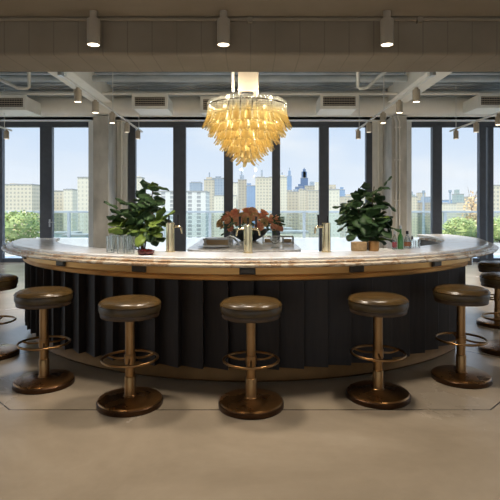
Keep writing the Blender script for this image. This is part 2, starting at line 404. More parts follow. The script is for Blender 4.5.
# cross-section (y,z): rounded lower and upper front corners
sec = [(12.75, 4.17), (12.22, 4.17), (12.13, 4.13), (12.09, 4.04), (12.09, 3.93), (12.13, 3.82), (12.22, 3.75), (12.34, 3.70), (12.75, 3.70)]
A = [g.bm.verts.new((-WX, y_, z_)) for y_, z_ in sec]; B = [g.bm.verts.new((WX, y_, z_)) for y_, z_ in sec]
for i in range(len(sec)): g.bm.faces.new((A[i], A[(i+1) % len(sec)], B[(i+1) % len(sec)], B[i]))
g.bm.faces.new(A); g.bm.faces.new(B[::-1])
o = g.build('air_duct', 'duct', smooth=True, angle=50); tag(o, 'long cream air duct running above the whole window wall', 'air duct')
def vent(px0, px1, r0, r1, yv, label, deep=.85):
    x0, x1 = X(px0, yv), X(px1, yv); z1, z0 = Z(r0, yv), Z(r1, yv)
    t = thing('air_vent', label, 'air vent', ((x0+x1)/2, yv, z0), group='air vents on the duct')
    w2, h = (x1-x0)/2, z1-z0; f = .05
    g = G(); g.box(-w2, w2, .04, deep, 0, h)
    g.box(-w2-.02, w2+.02, 0, .05, -.02, f); g.box(-w2-.02, w2+.02, 0, .05, h-f, h+.02)
    g.box(-w2-.02, -w2+f, 0, .05, f, h-f); g.box(w2-f, w2+.02, 0, .05, f, h-f)
    g.build('housing', 'vent', t, bevel=.006)
    G().box(-w2+f, w2-f, .03, .039, f, h-f).build('backing', 'core', t)
    g = G(); n = max(3, int((h-2*f)/.045))
    for k in range(n): 
        z = f+(k+.5)*(h-2*f)/n; g.box(-w2+f, w2-f, .012, .028, z-.008, z+.008)
    m_ = max(6, int((x1-x0)/.06))
    for k in range(m_):
        x = -w2+f+(k+.5)*(2*w2-2*f)/m_; g.box(x-.003, x+.003, .008, .012, f, h-f)
    g.build('grille', 'can', t)
vent(-14, 25, 95.5, 109, 11.2, 'cream vent box with a dark grille nearest the left edge')
vent(132.5, 167, 94.5, 108, 11.2, 'cream vent box between left column and chandelier')
vent(321, 358, 94, 108, 11.2, 'cream vent box between chandelier and right column')
vent(479, 520, 94, 107, 11.2, 'cream vent box with a dark grille nearest the right edge')
vent(201, 275, 97, 112, 11.65, 'long cream vent housing behind the chandelier', .4)
tag(G().tube([(-WX, 11.3, Z(93.5, 11.3)), (WX, 11.3, Z(93.5, 11.3))], .035, 10).build('ceiling_pipe', 'duct', smooth=True), 'thin straight pipe running along the top of the air duct', 'pipe')
tag(G().tube([(-WX, 10.6, 4.2), (WX, 10.6, 4.2)], .07, 12).build('ceiling_pipe', 'deck', smooth=True), 'thicker grey pipe close under the ribbed deck', 'pipe')
p = G(); yv = 8.2
p.tube([(X(-40,yv), yv, Z(62,yv)), (X(15,yv), yv, Z(86.5,yv)), (X(17,yv), yv, Z(88,yv)), (X(27,yv), yv, Z(88.5,yv)), (X(29,yv), yv, Z(87,yv)), (X(29,yv), yv, 4.36)], .028, 10)
tag(p.build('ceiling_pipe', 'track', smooth=True), 'bent white pipe under the deck near the left edge', 'pipe')
p = G()
p.tube([(X(358,yv), yv, 4.36), (X(358,yv), yv, Z(87,yv)), (X(360,yv), yv, Z(88.5,yv)), (X(366,yv), yv, Z(88,yv)), (X(368,yv), yv, Z(87,yv)), (X(388,yv), yv, Z(69,yv)), (X(399,yv), yv, Z(59,yv))], .028, 10)
tag(p.build('ceiling_pipe', 'track', smooth=True), 'bent white pipe under the deck left of the right track', 'pipe')
p = G(); p.tube([(-WX+.02, 4.0, 2.954), (WX-.02, 4.0, 2.954)], .016, 10)
for xx in (-3.4, 0.0, 1.37, 3.4): p.box(xx-.02, xx+.02, 3.98, 4.018, 2.925, 2.969)
tag(p.build('conduit', 'ceiling', smooth=True), 'thin taupe conduit running along the face of the beam', 'conduit')

# surface spotlights hanging from the near ceiling
def spot_mesh(parent, r, h, lensmat, stem):
    G().lathe([(0, h), (r*.94, h), (r, h-.01), (r, 0), (r*.88, 0), (r*.88, .008), (0, .008)], 28).build('housing', 'can', parent, smooth=True)
    G().lathe([(0, .007), (r*.86, .007), (r*.86, .003), (0, .001)], 28).build('lens', lensmat, parent)
    G().lathe([(0, h), (.03, h), (.03, h+stem), (0, h+stem)], 12).build('mount', 'can', parent, smooth=True)
NEAR = 3.88
def ceiling_spot(x, y, label, group=None, e=100):
    z = 2.705
    t = thing('ceiling_spotlight', label, 'spotlight', (x, y, z), group=group)
    spot_mesh(t, .051, .20, 'lens', .064)
    lamp('lamp', 'SPOT', (0, 0, -.02), e, WARM, t, (0,0,0), spot_size=R(100), spot_blend=.9, shadow_soft_size=.11)
    return t
for pxx, lb in ((93.5, 'round ceiling spotlight left of the chandelier, on the near ceiling'), (223.5, 'round ceiling spotlight just above left side of the chandelier'), (387, 'round ceiling spotlight above the right column, on the near ceiling')):
    ceiling_spot(X(pxx, NEAR), NEAR, lb, 'spotlights on the near ceiling', e=120)
for xx in (-4.3, 4.1): ceiling_spot(xx, NEAR, 'added ceiling spotlight past the end of the row, beyond the frame', 'added spotlights beyond the frame', e=160)  # unseen spotlights added to brighten the floor at both sides
# unseen spotlights added behind the viewer to light the open floor
for yy_ in (1.2, -2.0):
    for xx in (-4.6, -1.5, 1.5, 4.6):
        ceiling_spot(xx, yy_, 'added unseen ceiling spotlight over the open floor', 'added spotlights over the open floor', e=150)

# track lights
def track(xt, y0, y1, ys, label, lbs, hz=3.3, on=3):
    t = thing('light_track', label, 'light track', (xt, y0, hz))
    G().box(-.018, .018, 0, y1-y0, -.015, .02).build('rail', 'track', t, bevel=.003)
    g = G()
    for yy_ in (y0+.15, (y0+y1)/2, y1-.35): g.tube([(0, yy_-y0, .02), (0, yy_-y0, (4.0 if abs(xt) in (0,) else 4.36)-hz)], .008, 6)
    g.build('suspension_rod', 'track', t, smooth=True)
    g = G().box(-.025, .025, -.10, 0.02, -.02, .05); g.build('feed_box', 'steel', t, bevel=.004)
    for i, (yy_, lb) in enumerate(zip(ys, lbs)):
        s = thing('track_spotlight', lb, 'spotlight', (xt, yy_, hz-.235), group='spotlights on the tracks')
        spot_mesh(s, .058, .19, 'lens' if i < on else 'lens_dim', .03)
        lamp('lamp', 'SPOT', (0, 0, -.02), 220 if i < on else 120, WARM, s, (0,0,0), spot_size=R(95), spot_blend=.9, shadow_soft_size=.11)
TY = (7.65, 8.52, 9.56, 10.7, 11.75)
nth = ('nearest', 'second nearest', 'middle', 'second farthest', 'farthest')
track(-2.66, 7.0, 12.2, TY, 'white light track over the left side of the bar', ['%s spotlight on the track left of the chandelier' % n for n in nth])
track(2.57, 7.0, 12.0, TY, 'white light track over the right side of the bar', ['%s spotlight on the track right of the chandelier' % n for n in nth])
track(-5.78, 7.0, 12.0, (11.75,), 'white light track running in from the left edge', ['only spotlight showing at the left edge, before the left window'], on=0)
track(4.89, 7.0, 12.1, (9.75, 10.7, 11.75), 'white light track running in from the right edge', ['spotlight at the right edge of the picture, half cut off', 'second farthest spotlight on the right edge track', 'farthest spotlight on the right edge track'], on=1)

# ------------------------------------------------------------------ chandelier
CX, CY = X(247, 6.77), 6.77
struct(G().box(CX-.12, CX+.155, CY-.12, CY+.15, 3.0, 4.42).build('ceiling_column', 'can', bevel=.01), 'boxed cream drop that carries the chandelier', 'column')
tag(G().tube([(CX-.19, CY, 3.02), (CX-.19, CY, 4.40)], .022, 8).build('conduit', 'duct', smooth=True), 'thin vertical conduit left of the boxed drop', 'conduit')
ch = thing('chandelier', 'large tiered chandelier of amber and clear glass petals above the bar', 'chandelier', (CX, CY, 0))
G().lathe([(0, 3.0), (.09, 3.0), (.09, 2.975), (.03, 2.955), (0, 2.955)], 24).build('canopy', 'black', ch, smooth=True)
G().tube([(0,0,2.97), (0,0,2.15)], .012, 10).build('rod', 'bronze_dark', ch, smooth=True)
tiers = [(.535, 2.865, .35, 64), (.455, 2.745, .34, 54), (.375, 2.635, .33, 44), (.295, 2.53, .31, 35), (.215, 2.43, .29, 25), (.135, 2.33, .26, 15), (.06, 2.24, .235, 7)]
for i, (r, zt, ln, n) in enumerate(tiers):
    g = G(); g.tube([(r*math.cos(2*PI*k/40), r*math.sin(2*PI*k/40), zt-.05) for k in range(40)], .007, 6, closed=True)
    for k in range(4):
        a = PI/2*k+.4; g.tube([(0,0,zt-.05), (r*math.cos(a), r*math.sin(a), zt-.05)], .005, 6)
    g.build('ring_frame', 'bronze_dark', ch, smooth=True)
def petal_mesh(seedv):
    bm = bmesh.new(); lay = bm.verts.layers.float.new('tint')
    rnd = random.Random(seedv); nu, nv = 6, 9; L_ = 1.0; grid = []
    for j in range(nv):
        t = j/(nv-1)
        w_ = .017 + .013*t**1.3 - (.006 if j == nv-1 else 0)
        out = .10*t**2.6 + .0*t; curl = 1.15 - .55*t      # radians of half opening
        row = []
        for i in range(nu):
            u = -1+2*i/(nu-1); a = u*curl*1.25
            x = out*1.3 + w_*(math.cos(a)-1)*.9; y = w_*math.sin(a)*1.25
            z = -t*L_ + (.03*abs(u) if j == nv-1 else 0) + rnd.uniform(-.004,.004)*(t > .6)
            v = bm.verts.new((x, y, z)); v[lay] = min(1, max(0, (t-.22)/.42)); row.append(v)
        grid.append(row)
    for j in range(nv-1):
        for i in range(nu-1): bm.faces.new((grid[j][i], grid[j][i+1], grid[j+1][i+1], grid[j+1][i]))
    me = bpy.data.meshes.new('glass_petal'); bm.to_mesh(me); bm.free(); me.materials.append(M['petal'])
    for p in me.polygons: p.use_smooth = True
    return me
pm = [petal_mesh(k) for k in range(4)]
spec = []
for ti, (r, zt, ln, n) in enumerate(tiers):
    for k in range(n):
        a = 2*PI*(k+.5*(ti % 2))/n + random.uniform(-.02,.02)
        tilt = random.uniform(-.05,.05)
        spec.append((math.sin(a), Matrix.Translation((r*math.cos(a), r*math.sin(a), zt+random.uniform(-.012,.012))) @ Matrix.Rotation(a, 4, 'Z') @ Matrix.Rotation(tilt-.04*ti*0, 4, 'X') @ Matrix.Diagonal((.62 if ti < 5 else .8, 1, ln, 1)), random.choice(pm)))
spec.sort(key=lambda s: s[0])
rest = bmesh.new()
for i, (s_, mtx, me) in enumerate(spec):
    if i < 98:
        o = bpy.data.objects.new('glass_petal', me); C.objects.link(o); o.parent = ch; o.matrix_local = mtx
        md = o.modifiers.new('thickness', 'SOLIDIFY'); md.thickness = .003
    else:
        tmp = me.copy(); tmp.transform(mtx); rest.from_mesh(tmp); bpy.data.meshes.remove(tmp)
me = bpy.data.meshes.new('glass_petals'); rest.to_mesh(me); rest.free(); me.materials.append(M['petal'])
o = bpy.data.objects.new('glass_petals', me); C.objects.link(o); o.parent = ch; o['kind'] = 'stuff'
md = o.modifiers.new('thickness', 'SOLIDIFY'); md.thickness = .003
for (bx_, by_, bz_) in [(.30*math.cos(k*PI/3+.5), .30*math.sin(k*PI/3+.5), 2.64) for k in range(6)] + [(.13*math.cos(k*2*PI/3-1.2), .13*math.sin(k*2*PI/3-1.2), 2.45) for k in range(3)] + [(.0, -.02, 2.26)]:
    bu = G().lathe([(0, -.045), (.018, -.036), (.026, -.012), (.022, .012), (.012, .035), (.012, .06), (0, .06)], 14, (bx_, by_, bz_)).build('bulb', 'bulb', ch, smooth=True)
for (bx_, by_, bz_) in [(.30*math.cos(k*PI/2+.6), .30*math.sin(k*PI/2+.6), 2.66) for k in range(4)] + [(0.0, 0.06, 2.40)]:
    lamp('lamp', 'POINT', (bx_, by_, bz_), 7, (1, .88, .68), ch, shadow_soft_size=.04)
for k in range(4):
    a = PI/2*k+.9; p_ = (.40*math.cos(a), .40*math.sin(a), 2.87)
    G().lathe([(0, -.03), (.018, -.024), (.026, -.004), (.022, .016), (.012, .03), (0, .034)], 14, p_).build('bulb', 'bulb', ch, smooth=True)
    lamp('lamp', 'POINT', (p_[0], p_[1], p_[2]+.06), 16, (1, .90, .74), ch, shadow_soft_size=.05)

# ------------------------------------------------------------------ the bar
BC = (0, 6.77, 0); A0, A1 = -80, 100; AB = 51
bar = thing('curved_bar', 'curved bar base of dark sawtooth panels with brass kick and band', 'bar', BC)
G().arc([(2.48, 0), (2.48, .971), (2.705, .971), (2.705, .0)], A0, AB).build('core_wall', 'core', bar)
G().arc([(2.48, 0), (2.48, .9705), (2.58, .9705), (2.58, .0)], 74, A1).build('end_wall', 'tab', bar)
pitch = 4.2; a = AB-32*4.2
while a < AB-1:
    g = G(); b_ = a+pitch
    pts = [(2.706, a), (2.735, a), (2.805, b_-.12), (2.805, b_), (2.706, b_)]
    lo = [g.bm.verts.new((r*math.sin(R(t)), -r*math.cos(R(t)), .125)) for r, t in pts]
    hi = [g.bm.verts.new((r*math.sin(R(t)), -r*math.cos(R(t)), .868)) for r, t in pts]
    for i in range(5): g.bm.faces.new((lo[i], lo[(i+1) % 5], hi[(i+1) % 5], hi[i]))
    g.bm.faces.new(lo[::-1]); g.bm.faces.new(hi)
    g.build('panel', 'panel', bar, bevel=.003); a += pitch
G().arc([(2.66, 0), (2.68, 0), (2.725, .006), (2.735, .02), (2.715, .06), (2.712, .118), (2.706, .12), (2.66, .12)], A0, AB-2, 120).build('kick_plate', 'kick', bar, smooth=True)
G().arc([(2.70, .895), (2.845, .895), (2.85, .90), (2.85, .952), (2.835, .965), (2.70, .965)], A0, AB, 120).build('upper_band', 'band', bar, smooth=True)
G().arc([(2.70, .845), (2.815, .845), (2.825, .852), (2.832, .88), (2.825, .894), (2.70, .894)], A0, AB, 120).build('lower_band', 'band', bar, smooth=True)
for k in range(-4, 6):
    a = -.4+18.2*k
    if not A0+4 < a < AB-1: continue
    mt_ = Matrix.Rotation(R(a), 4, 'Z')
    g = G(); g.box(-.064, .064, -2.868, -2.84, .902, .954, mt_); g.box(-.056, .056, -2.874, -2.866, .909, .947, mt_)
    g.build('hook_plate', 'tab', bar, bevel=.004)
top = thing('bar_countertop', 'long curved white stone bar top with brown veined stepped edge', 'countertop', BC)
G().arc([(2.47, 1.012), (2.47, 1.036), (2.478, 1.044), (2.925, 1.044), (2.938, 1.036), (2.94, 1.026), (2.94, 1.012)], A0, A1, 140).build('stone_slab', 'stone', top, smooth=True, angle=30)
G().arc([(2.6, .998), (2.6, 1.0125), (2.985, 1.022), (2.995, 1.016), (2.995, 1.000)], A0, A1, 140).build('stepped_edge', 'stone_edge', top, smooth=True, angle=30)
G().arc([(2.5, .972), (2.5, .999), (3.02, 1.002), (3.038, .995), (3.04, .984), (3.03, .974), (2.99, .972)], A0, A1, 140).build('stepped_edge', 'stone_edge', top, smooth=True, angle=30)
# inner work counter
e_ = Matrix.Rotation(R(AB+.7), 4, 'Z')
G().box(-.012, .012, -2.86, -2.50, .85, .97, e_).build('end_cap', 'steel', bar, bevel=.003)
wc = thing('work_counter', 'steel work counter running round inside the bar', 'counter', BC)
G().arc([(1.92, .84), (1.92, .87), (2.46, .87), (2.46, .84)], A0, 54, 80).build('worktop', 'steel', wc)
G().arc([(1.98, .0), (1.98, .84), (2.44, .84), (2.44, .0)], A0, 54, 80).build('cabinet', 'core', wc)
def bar_pt(pxv, r):
    t = (pxv-250)/F; a_ = 1+t*t; b_ = -2*6.77; c_ = 6.77**2-r*r
    y_ = (-b_-math.sqrt(b_*b_-4*a_*c_))/(2*a_); return t*y_, y_

# island
il = thing('back_bar_island', 'pale stone topped island standing inside the bar', 'counter', (-.06, 6.05, 0))
def rrect(g, w2, d2, r, z0, z1, taper=0):
    pts = []
    for cx, cy, a0 in ((w2-r, d2-r, 0), (-w2+r, d2-r, 90), (-w2+r, -d2+r, 180), (w2-r, -d2+r, 270)):
        for k in range(7):
            a = R(a0+15*k); pts.append((cx+r*math.cos(a), cy+r*math.sin(a)))
    lo = [g.bm.verts.new((x, y, z0)) for x, y in pts]; hi = [g.bm.verts.new((x, y, z1)) for x, y in pts]
    n = len(pts)
    for i in range(n): g.bm.faces.new((lo[i], lo[(i+1) % n], hi[(i+1) % n], hi[i]))
    g.bm.faces.new(lo[::-1]); g.bm.faces.new(hi); return g
rrect(G(), .60, 1.05, .22, .965, 1.0).build('top', 'island', il, bevel=.004)
rrect(G(), .50, .95, .15, .0, .965).build('body', 'core', il)

# ------------------------------------------------------------------ stools
st0 = thing('bar_stool', '', 'bar stool', (0,0,0), group='swivel stools round the bar')
def make_stool(t):
    R0 = .236
    G().lathe([(0, 0), (R0-.004, 0), (R0, .006), (R0, .034), (R0-.006, .040)], 64).build('base_rim', 'bronze_dark', t, smooth=True)
    G().lathe([(R0-.006, .040), (R0-.012, .049), (R0-.03, .053), (.10, .060), (.055, .064), (0, .064)], 64).build('base_disc', 'bronze', t, smooth=True)
    G().lathe([(0, .06), (.045, .062), (.045, .070), (.0405, .074), (.0405, .20), (.038, .205), (.035, .207), (.035, .64), (0, .64)], 32).build('column', 'brass', t, smooth=True)
    rg = G(); rr_, zz = .198, .335
    rg.tube([(rr_*math.cos(2*PI*k/48), rr_*math.sin(2*PI*k/48), zz) for k in range(48)], .0095, 10, closed=True)
    fr = rg.build('foot_ring', 'brass', t, smooth=True)
    for k in range(3):
        a = R(-90+120*k); p = []
        for q in range(7):
            u = q/6; r_ = .034+(rr_-.034)*u; p.append((r_*math.cos(a), r_*math.sin(a), zz-.012*math.sin(u*PI)+(.0)))
        G().tube(p, .008, 8).build('spoke', 'brass', fr, smooth=True)
    G().lathe([(.034, zz-.03), (.041, zz-.03), (.041, zz+.03), (.034, zz+.03)], 24).build('collar', 'brass', t, smooth=True)
    G().lathe([(0, .63), (.10, .632), (.15, .640), (.207, .645), (.211, .652), (.212, .672), (.208, .678)], 48).build('seat_rim', 'leather_rim', t, smooth=True)
    G().lathe([(.206, .676), (.217, .680), (.222, .700), (.222, .722), (.219, .728)], 64).build('seat_side', 'leather_side', t, smooth=True)
    pts = [(.219, .727), (.2235, .731), (.2235, .737), (.219, .742), (.212, .752), (.195, .762), (.17, .768), (.12, .773), (.06, .776), (0, .777)]
    G().lathe(pts, 64).build('seat_cushion', 'leather', t, smooth=True)
make_stool(st0)
stools = [
 (251, 3.565, 'brown leather bar stool at the centre, below the chandelier', 0),
 (130.0, 3.60, 'brown leather bar stool directly left of the centre stool', 8),
 (378.0, 3.735, 'brown leather bar stool directly right of the centre stool', -6),
 (44.0, 4.015, 'brown leather bar stool before the left curve of the bar, whole in view', 20),
 (461.0, 4.13, 'brown leather bar stool before the right curve of the bar, whole in view', 55),
 (-7.0, 4.80, 'brown leather bar stool cut by the left edge of the picture', 60),
 (504.0, 4.94, 'brown leather bar stool cut by right edge, the nearer one', 40),
 (497.5, 6.05, 'brown leather bar stool at the right edge, partly behind another stool', 10)]
for i, (pxx, yy_, lb, rot) in enumerate(stools):
    loc = (X(pxx, yy_), yy_, 0)
    if i == 0: st0.location = loc; st0['label'] = lb
    else: dup(st0, loc, R(rot), lb)

# ------------------------------------------------------------------ things on the bar
TOPZ = 1.044
def beer_tower(pxv, label, sides, r=.037, h=.255):
    x, y = bar_pt(pxv, 2.56)
    t = thing('tap_tower', label, 'tap', (x, y, TOPZ), group='brass tap towers on the bar')
    G().lathe([(0, 0), (r+.006, 0), (r+.006, .008), (r, .012), (r, h-.006), (r-.006, h), (0, h)], 32).build('column', 'gold', t, smooth=True)
    for s in sides:
        g = G(); zz = h-.035
        g.tube([(s*r*.8, .01, zz), (s*(r+.035), .01, zz), (s*(r+.055), .01, zz-.012), (s*(r+.062), .01, zz-.06)], [.011,.012,.011,.008], 10)
        f = g.build('faucet', 'gold', t, smooth=True)
        G().tube([(s*(r+.03), .01, zz+.008), (s*(r+.03), .01, zz+.03), (s*(r+.032), .01, zz+.105)], [.006,.008,.010], 10).build('handle', 'black', f, smooth=True)
    G().tube([(-.0 if len(sides)>1 else -sides[0]*.012, 0, h), (0 if len(sides)>1 else -sides[0]*.012, 0, h+.06)], [.006,.009], 10).build('handle', 'black', t, smooth=True)
beer_tower(170.3, 'brass tap tower beside the left plant, faucet on its right', (1,))
beer_tower(248, 'brass tap tower at the centre before the flowers', (1, -1), r=.038, h=.24)
beer_tower(326.3, 'brass tap tower near the right plant, faucet on its left', (-1,))

def tumbler(px_, r_, label, h=.145, rad=.037, mat='tumbler', grp='clear highball glasses on the bar'):
    x, y = bar_pt(px_, r_)
    o = G().lathe([(0, 0), (rad*.86, 0), (rad*.9, .004), (rad, h), (rad-.003, h), (rad*.9-.003, .014), (0, .014)], 28).build('highball_glass', mat, smooth=True, loc=(x, y, TOPZ))
    tag(o, label, 'glass', grp)
tumbler(110.5, 2.80, 'clear highball glass at the left end of the front row')
tumbler(121.0, 2.80, 'clear highball glass in the middle of the front row')
tumbler(130.5, 2.80, 'clear highball glass at right end of the front row')
tumbler(114.5, 2.66, 'clear highball glass in the back row, left of its mate')
tumbler(126.5, 2.66, 'clear highball glass in the back row, right of its mate')
x, y = bar_pt(146, 2.84)
t = thing('garnish_dish', 'low dark red dish of cherries in front of left plant', 'dish', (x, y, TOPZ))
G().lathe([(0, 0), (.05, 0), (.066, .012), (.072, .034), (.068, .034), (.062, .016), (0, .012)], 32).build('dish', 'maroon', t, smooth=True)
g = G()
for k in range(16):
    a = 2.4*k; rr_ = .05*math.sqrt(k/16)
    g.lathe([(0, 0), (.008, .003), (.011, .011), (.008, .019), (0, .022)], 10, (rr_*math.cos(a), rr_*math.sin(a), .018+.006*(k % 2)))
cr = g.build('cherries', 'cherry', t, smooth=True); cr['kind'] = 'stuff'

# bottles
def bottle(pxv, r_, label, rad, h, neck, mat, liquid=None, cap='black', lab=None, shoulder=.6):
    x, y = bar_pt(pxv, r_)
    t = thing('bottle', label, 'bottle', (x, y, TOPZ), group='bottles on the right of the bar')
    hs = h*shoulder
    G().lathe([(0, 0), (rad*.95, 0), (rad, .006), (rad, hs), (rad*.8, hs+.02), (neck, hs+.045), (neck, h), (neck-.003, h), (neck-.003, hs+.04), (rad-.004, hs-.004), (rad-.004, .01), (0, .01)], 24).build('glass_body', mat, t, smooth=True)
    if liquid: G().lathe([(0, .011), (rad-.005, .011), (rad-.005, hs*.8), (0, hs*.8)], 24).build('liquor', liquid, t, smooth=True)
    G().lathe([(0, h+.02), (neck+.003, h+.02), (neck+.003, h-.01), (0, h-.01)], 16).build('stopper', cap, t, smooth=True)
    if lab: G().lathe([(rad+.0008, hs*.25), (rad+.0012, hs*.25), (rad+.0012, hs*.75), (rad+.0008, hs*.75)], 24).build('paper_label', lab, t, smooth=True)
bottle(394.5, 2.56, 'clear bottle of dark rose liquor, leftmost of the bottles', .021, .15, .008, 'clear_bottle', 'pink', 'steel', 'pink')
bottle(400.5, 2.58, 'tall green glass bottle among the bottles on the right', .026, .20, .009, 'green_glass', None, 'steel', None, .52)
bottle(407.2, 2.54, 'squat bottle with a brown label and round black stopper', .030, .145, .010, 'clear_bottle', None, 'black', 'amberliq', .55)
bottle(412.3, 2.58, 'small clear bottle, rightmost of the bottles, with black cap', .016, .095, .006, 'clear_bottle', None, 'black', None, .7)
tumbler(417.5, 2.6, 'small clear glass right of the bottles', .075, .028, grp=None)
x, y = bar_pt(384, 2.62)
g = G()
for k in range(3):
    o_ = .006*k; g.box(-.08+o_, .08-o_*2, -.055+o_, .055-o_, .006*k, .006*k+.005, Matrix.Rotation(.12*k, 4, 'Z'))
tag(g.build('folded_napkin', 'white', bevel=.002, loc=(x, y, TOPZ)), 'small white folded napkin stack beside the golden cup', 'napkin')
x, y = bar_pt(373.7, 2.60)
t = thing('cup', 'golden brown drinking cup at the foot of right plant', 'cup', (x, y, TOPZ))
G().lathe([(0, 0), (.044, 0), (.047, .006), (.049, .085), (.045, .087), (.043, .012), (0, .012)], 32).build('cup_body', 'brass', t, smooth=True)
x, y = bar_pt(359, 2.53)
t = thing('round_basket', 'low round woven tan basket left of the golden cup', 'basket', (x, y, TOPZ))
G().lathe([(0, 0), (.066, 0), (.071, .01), (.072, .07), (.064, .074), (.06, .012), (0, .012)], 32).build('basket_body', 'wicker', t, smooth=True)
g = G()
g.tube([(.068*math.cos(2*PI*k/28), .068*math.sin(2*PI*k/28), .074) for k in range(28)], .005, 8, closed=True)
g.build('rim', 'wood', t, smooth=True)

# ------------------------------------------------------------------ plants
def leaf(g, base, az, el, ln, wd, droop, roll=0):
    n = 8; d = Vector((math.cos(az), math.sin(az), 0)); side = Vector((-math.sin(az), math.cos(az), 0)); pts = []; p = Vector(base); e = el
    rows = []
    for j in range(n+1):
        t = j/n
        w_ = wd*(math.sin(PI*min(1, t*.93+.04))**.7)*(.72+.42*t)*(1 if t < .97 else .25)
        dirv = d*math.cos(e)+Vector((0,0,math.sin(e))); nrm = (side.cross(dirv)).normalized()*-1
        sd = side*math.cos(roll)+nrm*math.sin(roll)
        rows.append([g.bm.verts.new(p+sd*(u*w_)+nrm*(-abs(u)*w_*.28 + .008*math.sin(9*t+3*u)))for u in (-1, -.5, 0, .5, 1)])
        p = p+dirv*(ln/n); e -= droop/n
    for A_, B_ in zip(rows, rows[1:]):
        for i in range(4): g.bm.faces.new((A_[i], A_[i+1], B_[i+1], B_[i]))
def fiddle(pxv, yv, label, z0, ztop, rad, seed, lime=True, tilt=0):
    rnd = random.Random(seed)
    x = X(pxv, yv)
    t = thing('fiddle_leaf_fig', label, 'plant', (x, yv, z0))
    G().lathe([(0, 0), (.07, 0), (.08, .01), (.092, .15), (.086, .15), (.076, .02), (0, .02)], 32).build('pot', 'terra', t, smooth=True)
    G().lathe([(0, .13), (.084, .13), (.084, .12), (0, .12)], 24).build('soil', 'stem', t)
    H = ztop-z0; g = G()
    stems = []
    for k in range(4):
        a = k*1.6+.4; tp = Vector((math.cos(a)*rad*.38, math.sin(a)*rad*.38, H*(.93-.13*k)))
        pts = [Vector((math.cos(a)*.02, math.sin(a)*.02, .12)).lerp(tp, q/6)+Vector((0,0,0)) for q in range(7)]
        g.tube(pts, [.009-.0008*q for q in range(7)], 8); stems.append(pts)
    g.build('stem', 'stem', t, smooth=True)
    gd, gl_ = G(), G(); az = 0
    n = 120
    for k in range(n):
        s_ = stems[k % 4]; u = .34+.66*((k//4)/(n/4))**.8; idx = u*6; i0 = min(5, int(idx)); b_ = s_[i0].lerp(s_[i0+1], idx-i0)
        az += 2.4+rnd.uniform(-.3,.3)
        el = R(rnd.uniform(-35, 55)+ (25 if u > .92 else 0)); ln = rnd.uniform(.13,.19)*(1.0 if u < .9 else .9)
        out = Vector((math.cos(az), math.sin(az), .15))*rnd.uniform(.02, rad*.55)
        tgt = gl_ if (lime and H*.22 < b_.z < H*.52 and rnd.random() < .75) or rnd.random() < .05 else gd
        leaf(tgt, b_+out, az, el, ln, ln*rnd.uniform(.38,.50), R(rnd.uniform(30, 80)), rnd.uniform(-.5,.5))
    for gg, mm, nm in ((gd, 'leaf', 'foliage'), (gl_, 'leaf_lime', 'young_foliage')):
        o = gg.build(nm, mm, t, smooth=True); md = o.modifiers.new('thickness', 'SOLIDIFY'); md.thickness = .0015
fiddle(142, 4.85, 'bushy green fiddle leaf plant left of the flowers', .87, Z(181, 4.85), .29, 3)
fiddle(366, 4.95, 'tall dark fiddle leaf plant right of the flowers', .87, Z(180, 4.85), .26, 12, lime=False)

# flower arrangement on the island
fa = thing('flower_arrangement', 'wide bouquet of rust and peach blooms in a dark bowl', 'flowers', (X(248.5, 6.5), 6.5, 1.0))
G().lathe([(0, 0), (.10, 0), (.11, .01), (.20, .06), (.25, .12), (.255, .15), (.245, .15), (.19, .07), (.09, .02), (0, .02)], 40).build('bowl', 'bowl', fa, smooth=True)
rnd = random.Random(5)
def bloom(c, r, mat, nrm):
    g = G(); q = Vector(nrm).to_track_quat('Z', 'Y').to_matrix().to_4x4(); T = Matrix.Translation(c) @ q
    for ly, (n, tilt, sc) in enumerate(((9, 78, 1.0), (8, 52, .82), (6, 30, .62), (4, 10, .42))):
        for k in range(n):
            a = 2*PI*(k+.5*ly)/n; rows = []
            for j in range(5):
                u = j/4; e = R(90-tilt)+u*.5; rr_ = r*sc*u
                wd = r*.42*sc*math.sin(PI*min(.93, u*.8+.1))
                cx_, cz_ = rr_*math.cos(e), rr_*math.sin(e)*.9
                rows.append([g.bm.verts.new(T @ (Matrix.Rotation(a, 4, 'Z') @ Vector((cx_, s_*wd, cz_+abs(s_)*wd*.25)))) for s_ in (-1, 0, 1)])
            for A_, B_ in zip(rows, rows[1:]):
                for i in range(2): g.bm.faces.new((A_[i], A_[i+1], B_[i+1], B_[i]))
    o = g.build('bloom', mat, fa, smooth=True); md = o.modifiers.new('thickness', 'SOLIDIFY'); md.thickness = .002
for k in range(48):
    a = k*2.4; u = math.sqrt((k+.5)/48); 
    x_ = .40*u*math.cos(a)+rnd.uniform(-.02,.02); y_ = .26*u*math.sin(a); z_ = .17+.17*(1-u**3)+rnd.uniform(-.045,.045)
    mat_ = rnd.choices(('bloom_rust','bloom_peach','bloom_cream'), (6,3,2))[0]
    bloom((x_, y_, z_), rnd.uniform(.055,.085), mat_, (x_*1.2+rnd.uniform(-.1,.1), y_*1.5-.22, .22))
g = G()
for k in range(60):
    a = rnd.uniform(0, 2*PI); rr_ = rnd.uniform(.12,.3); leaf(g, (rr_*math.cos(a), rr_*.8*math.sin(a), rnd.uniform(.12,.3)), a, R(rnd.uniform(-20,50)), rnd.uniform(.10,.17), .022, R(40))
for k in range(10): leaf(g, (.26, 0, .22), rnd.uniform(-.8,.6), R(rnd.uniform(15,65)), .24, .012, R(50))
for k in range(6): leaf(g, (-.2, 0, .26), rnd.uniform(2.4,3.9), R(rnd.uniform(20,70)), .18, .014, R(40))
o = g.build('foliage', 'leaf', fa, smooth=True); o.modifiers.new('thickness', 'SOLIDIFY').thickness = .0015

